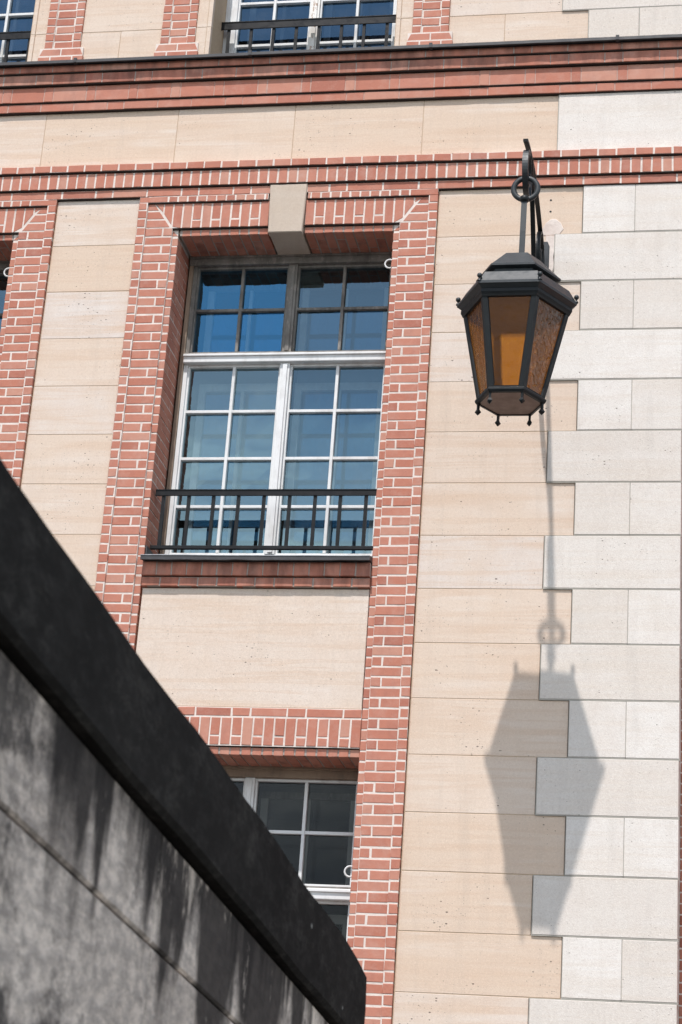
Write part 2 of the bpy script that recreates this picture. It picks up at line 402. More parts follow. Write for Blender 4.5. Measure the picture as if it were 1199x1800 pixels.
# ------------------------------------------------------------------ mesh helpers
class MB:
    def __init__(self):
        self.v = []; self.f = []; self.c = []; self.mi = []; self.mats = []
        self.smooth = []
    def mid(self, mat):
        if mat not in self.mats:
            self.mats.append(mat)
        return self.mats.index(mat)
    def add(self, vs, fs, mat, tint=None, smooth=False):
        b = len(self.v); t = tint or (random.random(), random.random(), random.random())
        self.v += [tuple(p) for p in vs]; self.c += [(*t, 1.0)]*len(vs)
        k = self.mid(mat)
        for f in fs:
            self.f.append([b+i for i in f]); self.mi.append(k); self.smooth.append(smooth)
    def box(self, x0, x1, y0, y1, z0, z1, mat, tint=None):
        vs = [(x0, y0, z0), (x1, y0, z0), (x1, y1, z0), (x0, y1, z0), (x0, y0, z1), (x1, y0, z1), (x1, y1, z1), (x0, y1, z1)]
        self.add(vs, [(0, 1, 5, 4), (1, 2, 6, 5), (2, 3, 7, 6), (3, 0, 4, 7), (4, 5, 6, 7), (3, 2, 1, 0)], mat, tint)
    def prism(self, poly, yf, yb, mat, c=0.003, tint=None):
        """poly in (x,z), counter-clockwise seen from -y; front edge chamfered by c"""
        n = len(poly)
        cx = sum(p[0] for p in poly)/n; cz = sum(p[1] for p in poly)/n
        ins = []
        for i in range(n):
            p0, p1, p2 = poly[i-1], poly[i], poly[(i+1) % n]
            def nrm(a, b):
                dx, dz = b[0]-a[0], b[1]-a[1]; l = math.hypot(dx, dz) or 1e-9
                return (-dz/l, dx/l)
            n1, n2 = nrm(p0, p1), nrm(p1, p2)
            bx, bz = n1[0]+n2[0], n1[1]+n2[1]
            q = 1 + n1[0]*n2[0] + n1[1]*n2[1]
            q = max(q, 0.3)
            ins.append((p1[0]+bx/q*c, p1[1]+bz/q*c))
        vs = [(p[0], yb, p[1]) for p in poly] + [(p[0], yf+c, p[1]) for p in poly] + [(p[0], yf, p[1]) for p in ins]
        fs = []
        for i in range(n):
            j = (i+1) % n
            fs.append((i, j, n+j, n+i)); fs.append((n+i, n+j, 2*n+j, 2*n+i))
        fs.append(tuple(2*n+i for i in range(n)))
        fs.append(tuple(n-1-i for i in range(n)))
        self.add(vs, fs, mat, tint)
    def brick(self, x0, x1, yf, yb, z0, z1, mat, j=0.0019, c=0.003, tint=None):
        if x1-x0 < 0.012 or z1-z0 < 0.008:
            return
        r = lambda: random.uniform(-j, j)
        a, b = r(), r()
        poly = [(x0+r(), z0+r()), (x1+r(), z0+r()), (x1+r(), z1+r()), (x0+r(), z1+r())]
        self.prism(poly, yf+random.uniform(-1, 1)*j*0.8, yb, mat, c, tint)
    def ring(self, pts_list, mat, closed=True, caps=False, smooth=False, tint=None):
        """skin between successive rings of equal vertex count"""
        n = len(pts_list[0]); vs = [p for r in pts_list for p in r]; fs = []
        for k in range(len(pts_list)-1):
            for i in range(n if closed else n-1):
                j = (i+1) % n
                fs.append((k*n+i, k*n+j, (k+1)*n+j, (k+1)*n+i))
        if caps:
            fs.append(tuple(reversed(range(n)))); fs.append(tuple((len(pts_list)-1)*n+i for i in range(n)))
        self.add(vs, fs, mat, tint or (0.5, 0.5, 0.5), smooth)
    def sweep(self, path, hw, ht, mat, side=Vector((1, 0, 0)), round_=0):
        """flat bar (hw across `side`, ht in the bending plane) or round bar (round_ sides) along path"""
        P = [Vector(p) for p in path]; rings = []
        for i, p in enumerate(P):
            tg = (P[min(i+1, len(P)-1)]-P[max(i-1, 0)]).normalized()
            nn = tg.cross(side).normalized()
            if round_:
                rings.append([p + side*hw*math.cos(2*math.pi*k/round_) + nn*ht*math.sin(2*math.pi*k/round_) for k in range(round_)])
            else:
                rings.append([p + side*hw + nn*ht, p - side*hw + nn*ht, p - side*hw - nn*ht, p + side*hw - nn*ht])
        self.ring(rings, mat, caps=True, smooth=bool(round_))
    def ball(self, p, r, mat, sz=1.0, seg=12):
        rings = []
        for i in range(1, 8):
            a = math.pi*i/8
            rings.append([(p[0]+r*math.sin(a)*math.cos(2*math.pi*k/seg), p[1]+r*math.sin(a)*math.sin(2*math.pi*k/seg), p[2]+r*sz*math.cos(a)) for k in range(seg)])
        self.ring(rings, mat, caps=True, smooth=True)
    def torus(self, p, R, r, mat, seg=40, ns=10, ax='y', sq=1.0):
        vs = []; fs = []
        for i in range(seg):
            a = 2*math.pi*i/seg
            for k in range(ns):
                b = 2*math.pi*k/ns
                rr = R + r*math.cos(b)
                if ax == 'y':
                    vs.append((p[0]+rr*math.cos(a), p[1]+r*sq*math.sin(b), p[2]+rr*math.sin(a)))
                else:
                    vs.append((p[0]+r*sq*math.sin(b), p[1]+rr*math.cos(a), p[2]+rr*math.sin(a)))
                fs.append((i*ns+k, ((i+1) % seg)*ns+k, ((i+1) % seg)*ns+(k+1) % ns, i*ns+(k+1) % ns))
        self.add(vs, fs, mat, (0.5, 0.5, 0.5), True)
    def build(self, name, parent=None, bevel=0.0):
        me = bpy.data.meshes.new(name)
        me.from_pydata(self.v, [], self.f)
        for mt in self.mats:
            me.materials.append(M[mt])
        for p, k, sm in zip(me.polygons, self.mi, self.smooth):
            p.material_index = k; p.use_smooth = sm
        at = me.color_attributes.new('tint', 'FLOAT_COLOR', 'POINT')
        at.data.foreach_set('color', [x for cc in self.c for x in cc])
        bm = bmesh.new(); bm.from_mesh(me)
        bmesh.ops.recalc_face_normals(bm, faces=bm.faces)
        bm.to_mesh(me); bm.free()
        o = bpy.data.objects.new(name, me)
        COL.objects.link(o)
        if parent is not None:
            o.parent = parent
        if bevel:
            bv = o.modifiers.new('bevel', 'BEVEL'); bv.width = bevel; bv.segments = 2; bv.limit_method = 'ANGLE'
        return o

def empty(name, loc=(0, 0, 0)):
    o = bpy.data.objects.new(name, None)
    COL.objects.link(o); o.location = loc
    return o

def tag(o, label=None, cat=None, group=None, kind=None):
    if label: o['label'] = label
    if cat: o['category'] = cat
    if group: o['group'] = group
    if kind: o['kind'] = kind
    return o

# ------------------------------------------------------------------ ground
g = MB(); g.add([(-300, -300, 0), (300, -300, 0), (300, 300, 0), (-300, 300, 0)], [(0, 1, 2, 3)], 'ground')
tag(g.build('ground'), kind='structure')

# ------------------------------------------------------------------ the building
BLD = empty('palace_building', (-3.1, 0.4, 0))
bpy.context.view_layer.update()
tag(BLD, 'sandstone and red brick facade with tall sash windows and pale corner quoins', 'building')
def part(mb, name, parent=None, bevel=0.0):
    p = parent or BLD
    o = mb.build(name, p, bevel)
    o.matrix_parent_inverse = p.matrix_world.inverted()
    return o

C = 0.0712                         # brick course
J = 0.0108                          # joint
ZC = [6.416 + 0.3806*k for k in range(-17, 7)]
PERIOD = 2.882
YO, YM, YI = -0.024, -0.008, 0.012  # outer strip, main field, inner strip of the brick surrounds
XO, XM, XI, XE = 0.0, 0.065, 0.269, 0.315   # from the outer edge inwards
JR, JL = -2.017, -4.251            # outer edges of the right / left jamb of the middle bay
OPL, OPR = -3.925, -2.332          # window opening of the middle bay
XLEFT, XCORNER = -7.6, -0.265
BAND0, BAND1 = 9.087, 9.354
CORN0 = 9.85
TOP = 12.6
REV = 0.36                         # depth of the reveals

# --- backing wall with real openings (joint coloured)
core = MB()
def core_box(x0, x1, z0, z1, y=0.034, mat='joint'):
    core.box(x0, x1, y, 0.55, z0, z1, mat)
bays = (0.0, -PERIOD)
xs = sorted([(OPL+d-.04, OPR+d+.04) for d in bays])
edges = [XLEFT] + [e for p in xs for e in p] + [XCORNER-0.01]
for i in range(0, len(edges), 2):
    core_box(edges[i], edges[i+1], 0.0, 9.45)
for a, b in xs:
    core_box(a, b, 8.80, 9.45); core_box(a, b, 4.905, 6.20, 0.06); core_box(a, b, 0.0, 2.30, 0.06)
txs = sorted([(-3.846+d, -2.413+d) for d in bays])
core_box(XLEFT, XCORNER-0.01, 9.45, 10.235)
edges = [XLEFT] + [e for p in txs for e in p] + [XCORNER-0.01]
for i in range(0, len(edges), 2):
    core_box(edges[i], edges[i+1], 10.235, TOP)
part(core, 'wall_core')

# --- sandstone ashlar
st = MB()
def block(mb, x0, x1, z0, z1, yf=0.0, mat='stone', c=0.002, g=0.0022, yb=0.2, tint=None, gz=None):
    gz = g if gz is None else gz
    jm = 'joint_grey' if mat == 'quoin' else 'joint'
    r = lambda: random.uniform(-.0012, .0012)
    mb.prism([(x0+g, z0+gz+r()), (x1-g, z0+gz+r()), (x1-g, z1-gz+r()), (x0+g, z1-gz+r())], yf, yb, mat, c, tint)
    # pointing, all but flush
    yj = yf + 0.0022
    for a, b, c0, c1 in ((x0-.002, x1+.002, z0-.002, z0+gz+.003), (x0-.0015, x1+.0015, z1-gz-.003, z1-.0025)):
        mb.box(a, b, yj, yj+.02, c0, c1, jm)
    for a, b in ((x0-.0025, x0+g+.003), (x1-g-.003, x1-.003)):
        mb.box(a, b, yj+.0006, yj+.02, z0, z1-.003, jm)
def tone(lo=0.0, hi=1.0):
    return (random.uniform(lo, hi), random.random(), random.random())
rows = [z for z in ZC if z > 0.1] + [BAND0]
rows = [0.0] + rows
QL, QS = -1.165, -0.970
def is_long(k):                    # row below joint ZC index parity: long rows end at z=6.035, 6.797 ...
    return k % 2 == 1
for i in range(len(rows)-1):
    z0, z1 = rows[i], rows[i+1]
    kk = round((z0 - 6.416)/0.3806)
    lng = kk % 2 != 0
    xq = QL if lng else QS
    block(st, JR+0.007, xq-0.004, z0, z1, tint=tone())
    for d in bays:
        x1 = JL+d; x0 = JR+d-PERIOD
        if x0 < XLEFT: x0 = XLEFT
        block(st, x0+0.007, x1-0.005, z0, z1, tint=tone())
for x0, x1 in zip([XLEFT, -7.01, -6.04, -5.076, -4.032, -3.131, -2.162], [-7.01, -6.04, -5.076, -4.032, -3.131, -2.162, -1.170]):
    block(st, x0, x1, BAND1, CORN0+0.02, tint=tone(0, 0.75))
# upper storey ashlar between and beside pilasters
PIL = [(-5.165, -4.880), (-4.236, -3.966), (-2.283, -2.010)]
PIL = [(p[0], p[1]) for p in PIL] + [(-7.118, -6.848)]
ZU = [10.235, 10.572, 10.953, 11.334, 11.714, 12.095, TOP]
for i in range(len(ZU)-1):
    z0, z1 = ZU[i], ZU[i+1]
    lng = i % 2 == 1
    xq = QL if lng else QS
    if lng:
        block(st, -4.880, -4.236, z0, z1, tint=tone(0, .7)); block(st, -2.010, xq, z0, z1, tint=tone(0, .7))
        block(st, XLEFT, -7.118, z0, z1)
    else:
        block(st, -4.880, -4.566, z0, z1, tint=tone(0, .7)); block(st, -4.566, -4.236, z0, z1, tint=tone(0, .7))
        block(st, -2.010, -1.590, z0, z1, tint=tone(0, .7)); block(st, -1.590, xq, z0, z1, tint=tone(0, .7))
        block(st, XLEFT, -7.118, z0, z1)
part(st, 'ashlar_wall')

# --- pale limestone quoins, a touch proud of the wall
qn = MB()
YQ = -0.013
for i in range(len(rows)-1):
    z0, z1 = rows[i], rows[i+1]
    kk = round((z0 - 6.416)/0.3806)
    if kk % 2 != 0:
        block(qn, QL, XCORNER, z0, z1, YQ, 'quoin', 0.003, 0.003, 0.3, tone(0.3, 1), gz=.006)
    else:
        block(qn, QS, -0.605, z0, z1, YQ, 'quoin', 0.002, 0.002, 0.3, tone(0.25, 1), gz=.006); block(qn, -0.605, XCORNER, z0, z1, YQ, 'quoin', 0.002, 0.002, 0.5, tone(0.25, 1), gz=.006)
block(qn, -1.170, XCORNER, BAND1, CORN0+0.02, YQ, 'quoin', 0.003, 0.003, 0.5, (0.75, .4, .5))
for i in range(len(ZU)-1):
    z0, z1 = ZU[i], ZU[i+1]
    if i % 2 == 1:
        block(qn, QL, XCORNER, z0, z1, YQ, 'quoin', 0.003, 0.003, 0.5, tone(0.2, .8))
    else:
        block(qn, QS, -0.598, z0, z1, YQ, 'quoin', 0.003, 0.003, 0.5, tone(0.1, .6)); block(qn, -0.598, XCORNER, z0, z1, YQ, 'quoin', 0.003, 0.003, 0.5, tone(0.1, .6))
# pale filler smeared round the lantern's wall plate
def blob(mb, pts, yf, mat, yb=0.02):
    mb.prism(pts, yf, yb, mat, 0.003, (0.5, .5, .5))
part(qn, 'quoin')

fil = MB()
blob(fil, [(-1.245, 8.69), (-1.135, 8.695), (-1.105, 8.74), (-1.125, 8.79), (-1.165, 8.825), (-1.20, 8.822), (-1.235, 8.79), (-1.262, 8.735)], -0.004, 'mortar')
part(fil, 'mortar_patch'); fil = MB()
blob(fil, [(-1.228, 8.36), (-1.183, 8.35), (-1.165, 8.44), (-1.172, 8.52), (-1.158, 8.60), (-1.165, 8.688), (-1.23, 8.688)], -0.010, 'mortar')
part(fil, 'mortar_patch')
for z in (8.9775, 8.8849):
    fil = MB(); fil.add([(-1.2026+0.008*math.cos(a*math.pi/4), -0.0012, z+0.008*math.sin(a*math.pi/4)) for a in range(8)], [tuple(range(8))], 'dark')
    part(fil, 'drill_hole')

# --- brick string course
def run(mb, x0, x1, z0, z1, yf, lens, phase=0.0, mat='brick', joint=J, yb=0.03, mort='mortar', tint=None):
    mb.box(x0, x1, yf+0.002, yb, z0+0.0015, z1-.001, mort)
    mb.box(x0, x1, yf+0.007, yb-.001, z0-0.0085, z0+0.001, 'soot_and_shade')  # dark strip standing in for the shadow line below this row
    x = x0 - phase; i = 0
    while x < x1 - 0.01:
        l = lens[i % len(lens)]
        a, b = max(x + joint/2, x0+0.001), min(x + l - joint/2, x1-0.001)
        mb.brick(a, b, yf, yb, z0, z1, mat)
        x += l; i += 1
sc = MB()
ph = (XLEFT - (-5.3586)) % 0.13195
run(sc, XLEFT, XCORNER+0.03, 9.297, 9.353, -0.060, [0.13195], ph)
run(sc, XLEFT, XCORNER+0.02, 9.163, 9.286, -0.042, [0.0735], 0.02)
KW0, KW1 = 0.139, 0.126
cuts = sorted([(-3.125+d-KW0, -3.125+d+KW0) for d in bays])
segs = [(XLEFT, cuts[0][0]), (cuts[0][1], cuts[1][0]), (cuts[1][1], XCORNER+0.01)]
for k, (a, b) in enumerate(segs):
    run(sc, a, b, 9.0875, 9.152, YO, [0.264, 0.132, 0.264, 0.264, 0.132], 0.05*k)
part(sc, 'string_course')

# --- moulded brick cornice with lead cover
co = MB()
run(co, XLEFT, XCORNER+0.03, 9.853, 9.921, -0.030, [0.264, 0.132, 0.264, 0.264], 0.03, joint=0.006, yb=0.05, mort='mortar_pink')
run(co, XLEFT, XCORNER+0.04, 9.932, 10.060, -0.042, [0.262, 0.073], 0.11, joint=0.0055, yb=0.05, mort='mortar_pink')
run(co, XLEFT, XCORNER+0.065, 10.070, 10.157, -0.070, [0.262, 0.132], 0.2, 'brick_dark', joint=0.006, mort='mortar_grey', yb=0.05)
run(co, XLEFT, XCORNER+0.085, 10.166, 10.224, -0.088, [0.262, 0.132, 0.262], 0.07, 'brick_dark', joint=0.006, mort='mortar_grey', yb=0.05)
co_o = part(co, 'cornice')
fl = MB()
x = XLEFT
while x < XCORNER+0.05:
    x1 = min(x + 1.37, XCORNER+0.06)
    dz = random.uniform(-0.002, 0.002)
    prof = [(0.30, 10.262), (-0.120, 10.249+dz), (-0.132, 10.243+dz), (-0.134, 10.217+dz), (-0.126, 10.214+dz), (-0.115, 10.230), (0.30, 10.238)]
    n = 14; rings = []
    for k in range(n+1):
        xx = x + (x1-x)*k/n; wob = random.uniform(-0.002, 0.002)
        rings.append([(xx, p[0]+wob*(1 if p[0] < 0 else 0), p[1]+wob) for p in prof])
    fl.ring(rings, 'lead', caps=True)
    fl.box(x-0.012, x+0.012, -0.1365, 0.0, 10.218, 10.256, 'lead')
    x = x1 + 0.0005
part(fl, 'lead_flashing', co_o)

# --- brick jambs of the window bays
def jamb(xo, sg, zb, zt, name='brick_jamb'):
    """xo outer edge, sg=+1 when the jamb runs to larger x from its outer edge"""
    mb = MB()
    def X(u): return xo + sg*u
    def bk(u0, u1, yf, yb, z0, z1, **k):
        a, b = sorted((X(u0), X(u1)))
        mb.brick(a, b, yf, yb, z0, z1, 'brick', **k)
    def bx(u0, u1, y0, y1, z0, z1, mat):
        a, b = sorted((X(u0), X(u1)))
        mb.box(a, b, y0, y1, z0, z1, mat)
    bx(XO+.001, XM, YO+.002, 0.03, zb, 9.085, 'mortar')
    bx(XM, XI, YM+.002, 0.03, zb, 8.8255, 'mortar')
    bx(XI, XE-.0035, YI+.002, REV, zb, 8.82, 'mortar')
    z = zt - C*int((zt-zb)/C); i = int((zt-zb)/C)
    while z < 9.03:
        z0, z1 = z + J/2, z + C - J/2
        A = i % 2 == 0
        o = 0.002
        if z1 > 9.036: z1 = 9.032
        # outer strip
        if z0 < 9.02:
            bk(XO, XM - (J*.8 if A else 0.001), YO, 0.02, z0+o, z1+o)
        # main field, cut on the mitre above the opening
        zm = 8.822
        if z1 <= zm + 0.02:
            if A:
                bk(XM+0.002, XI-0.001, YM, 0.02, z0, z1)
            else:
                bk(XM+0.0, XM+0.128, YM, 0.02, z0, z1); bk(XM+0.128+J, XI-0.001, YM, 0.02, z0, z1)
        else:
            # mitre runs from (XI, 8.82) to (XI-0.125, 9.0)
            def um(zz): return XI - (zz-8.82)/0.18*0.122 - 0.011
            u0, u1 = um(z0), um(z1)
            if u1 > XM + 0.02:
                pts = [(X(XM+0.002), z0), (X(u0), z0), (X(u1), z1), (X(XM+0.002), z1)]
                if sg < 0: pts = pts[::-1]
                mb.prism(pts, YM, 0.02, 'brick', 0.003)
        # inner strip with the brick reveal behind it
        if z1 < 8.80:
            if A:
                bk(XI+0.001, XE, YI, 0.118, z0-o, z1-o); bk(XI+0.02, XE-0.001, 0.118+J, REV, z0-o, z1-o)
            else:
                bk(XI+0.001, XE, YI, 0.245, z0-o, z1-o); bk(XI+0.02, XE-0.001, 0.245+J, REV, z0-o, z1-o)
        z += C; i -= 1
    # corner brick of the inner strip under the lintel
    pts = [(X(XI+.002), 8.768), (X(XE), 8.768), (X(XI+.002), 8.812)]
    if sg < 0: pts = pts[::-1]
    mb.prism(pts, YI, 0.1, 'brick', 0.002)
    part(mb, name)

ZJT = 8.9715                       # joint height measured on the right jamb
for d in bays:
    jamb(JR+d, -1, 0.0, ZJT + 0.0)
    jamb(JL+d, +1, 0.0, ZJT + 0.0)
jamb(JR-2*PERIOD, -1, 0.0, ZJT)

# --- lintel over the main windows, with keystone
def lintel(d):
    mb = MB()
    xl, xr = OPL+d, OPR+d          # opening
    k0, k1 = -3.125+d-KW1-.012, -3.125+d+KW1+.012
    ol, orr = JL+d, JR+d
    P = 0.0731
    # cap row, flush with the outer strip
    for a, b, s in ((ol, k0-.01, 1), (k1+.01, orr, -1)):
        mb.box(a, b, YO+.002, 0.03, 9.0385, 9.087, 'mortar')
        a_, b_ = (a+.066, b) if s == 1 else (a, b-.066)
        mb.box(a_, b_, YO+.006, 0.025, 9.029, 9.038, 'soot_and_shade')  # painted shadow line below the cap row
        if s == 1:
            mb.brick(a, a+0.215, YO, 0.02, 9.037, 9.084, 'brick'); a += 0.215+J
            x = a
            while x < b-0.01:
                mb.brick(x, min(x+P-J, b), YO, 0.02, 9.037, 9.084, 'brick'); x += P
        else:
            mb.brick(b-0.20, b, YO, 0.02, 9.037, 9.084, 'brick'); b -= 0.20+J
            x = b
            while x > a+0.01:
                mb.brick(max(x-P+J, a), x, YO, 0.02, 9.037, 9.084, 'brick'); x -= P
    # main field of alternating soldiers, mitred at the ends
    zb, zt = 8.826, 9.030
    for s, k, ol_ in ((1, k0, ol), (-1, k1, orr)):
        e = xl if s == 1 else xr   # opening edge
        xi = ol_ + s*XI; xm = ol_ + s*XM
        a, b = sorted((xm, k)); mb.box(a, b, YM+.002, 0.03, zb+.0015, zt-.002, 'mortar')
        x = k; n = 0
        while s*(x - xm) > 0.02:
            x1 = x - s*(P-J)
            if s*(x1-xm) < 0: x1 = xm + s*0.002
            def zc(xx):            # height of the mitre at xx
                u = s*(xi-xx)
                return zb if u <= 0 else min(zb + u/0.122*0.18 + 0.010, zt)
            a, b = min(x, x1), max(x, x1)
            za, zbb = zc(a), zc(b)
            if max(za, zbb) > zb + 0.001:
                if min(za, zbb) < zt-0.02:
                    mb.prism([(a, za), (b, zbb), (b, zt), (a, zt)], YM, 0.02, 'brick', 0.002)
            elif n % 2 == 0:
                mb.brick(a, b, YM, 0.02, zb, zt, 'brick')
            else:
                mb.brick(a, b, YM, 0.02, zb, zb+0.058, 'brick'); mb.brick(a, b, YM, 0.02, zb+0.058+J, zt, 'brick')
            x -= s*P; n += 1
        # inner strip, whose undersides are the soffit
        a, b = sorted((xi, k)); mb.box(a, b, YM+.006, 0.02, zb-.009, zb+.001, 'soot_and_shade')  # painted shadow line between main field and inner strip
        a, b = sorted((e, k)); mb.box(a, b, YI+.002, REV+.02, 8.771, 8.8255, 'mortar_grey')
        x = k; n = 0
        while s*(x-e) > 0.02:
            x1 = x - s*(P-J)
            if s*(x1-e) < 0: x1 = e + s*0.001
            a, b = min(x, x1), max(x, x1)
            sp = 0.118 if n % 2 else 0.245
            mb.brick(a, b, YI, sp, 8.767, 8.816, 'brick'); mb.brick(a, b, sp+J, REV+.02, 8.769, 8.816, 'brick_dark')
            x -= s*P; n += 1
    o = part(mb, 'lintel')
    ks = MB()
    cx = -3.125+d
    ks.prism([(cx-KW1, 8.757), (cx+KW1, 8.757), (cx+KW0, 9.156), (cx-KW0, 9.156)], -0.034, 0.02, 'keystone', 0.006, (0.5, .3, .4))
    ks.prism([(cx-KW1+.003, 8.765), (cx+KW1-.003, 8.765), (cx+KW1+.004, 8.83), (cx-KW1-.004, 8.83)], 0.0202, REV+.02, 'keystone', 0.0, (0.5, .3, .4))
    part(ks, 'keystone', o)

def low_lintel(d):
    mb = MB(); xl, xr = OPL+d+.001, OPR+d-.001; P = 0.0731; y = 0.0015
    mb.box(xl, xr, y+.0035, 0.04, 4.926, 5.190, 'mortar')
    x = xr; i = 0
    while x > xl+0.01:
        l = 0.128 if i % 2 == 0 else 0.25
        mb.brick(max(x-l+J, xl), x, y, 0.03, 5.130, 5.186, 'brick'); x -= l; i += 1
    x = xr; n = 0
    while x > xl+0.02:
        a = max(x-P+J, xl)
        if n % 2 == 0:
            mb.brick(a, x, y, 0.03, 4.932, 5.118, 'brick')
        else:
            mb.brick(a, x, y, 0.03, 4.932, 4.988, 'brick'); mb.brick(a, x, y, 0.03, 4.988+J, 5.118, 'brick')
        x -= P; n += 1
    mb.box(xl, xr, 0.008, 0.04, 4.922, 4.933, 'soot_and_shade')  # painted shadow line below the soldiers
    mb.box(xl, xr, 0.0225, REV+.02, 4.874, 4.92, 'mortar_grey')
    x = xr; n = 0
    while x > xl+0.02:
        a = max(x-P+J, xl); sp = 0.118 if n % 2 else 0.245
        mb.brick(a, x, 0.019, sp, 4.869, 4.921, 'brick'); mb.brick(a, x, sp+J, REV+.02, 4.871, 4.921, 'brick_dark')
        x -= P; n += 1
    part(mb, 'lintel')

def spandrel(d):
    mb = MB()
    mb.prism([(OPL+d+.004, 5.193), (OPR+d-.004, 5.193), (OPR+d-.004, 6.03), (OPL+d+.004, 6.03)], 0.012, 0.1, 'stone', 0.004, (0.62, .73 if d == 0 else .2, .5))
    part(mb, 'spandrel_slab')

def sill(d):
    xl, xr = OPL+d+.001, OPR+d-.001
    mb = MB()
    mb.box(xl, xr, -0.0365, 0.06, 6.110, 6.205, 'mortar_grey')
    x = xl; i = 0
    while x < xr-.02:
        mb.brick(x, min(x+.098, xr), -0.040, 0.05, 6.107, 6.204, 'brick_dark'); x += 0.107
    mb.box(xl, xr, -0.0155, 0.06, 6.036, 6.10, 'mortar_grey')
    x = xl
    while x < xr-.02:
        mb.brick(x, min(x+.125, xr), -0.019, 0.05, 6.036, 6.098, 'brick_dark'); x += 0.134
    o = part(mb, 'window_sill')
    f = MB()
    prof = [(0.37, 6.385), (0.10, 6.29), (-0.078, 6.236), (-0.094, 6.228), (-0.096, 6.200), (-0.087, 6.197), (-0.076, 6.210), (0.10, 6.215), (0.37, 6.215)]
    rings = []
    for k in range(25):
        xx = xl - .004 + (xr-xl+.008)*k/24; wb = random.uniform(-.0025, .0025)
        rings.append([(xx, p[0], p[1]+(wb if p[0] < 0 else 0)) for p in prof])
    f.ring(rings, 'lead', caps=True)
    f.sweep([(xl-.004+(xr-xl+.008)*k/12, -.0945, 6.2315+random.uniform(-.0015, .0015)) for k in range(13)], 0.0045, 0.0045, 'lead_pale', Vector((0, 1, 0)), 8)  # pale bead painted in as the sunlit edge of the lip
    # upstand dressed against the left reveal
    f.prism([(xl, 6.235), (xl+.012, 6.235), (xl+.010, 6.33), (xl, 6.34)], -0.005, 0.2, 'lead', 0.002)
    part(f, 'lead_flashing', o)

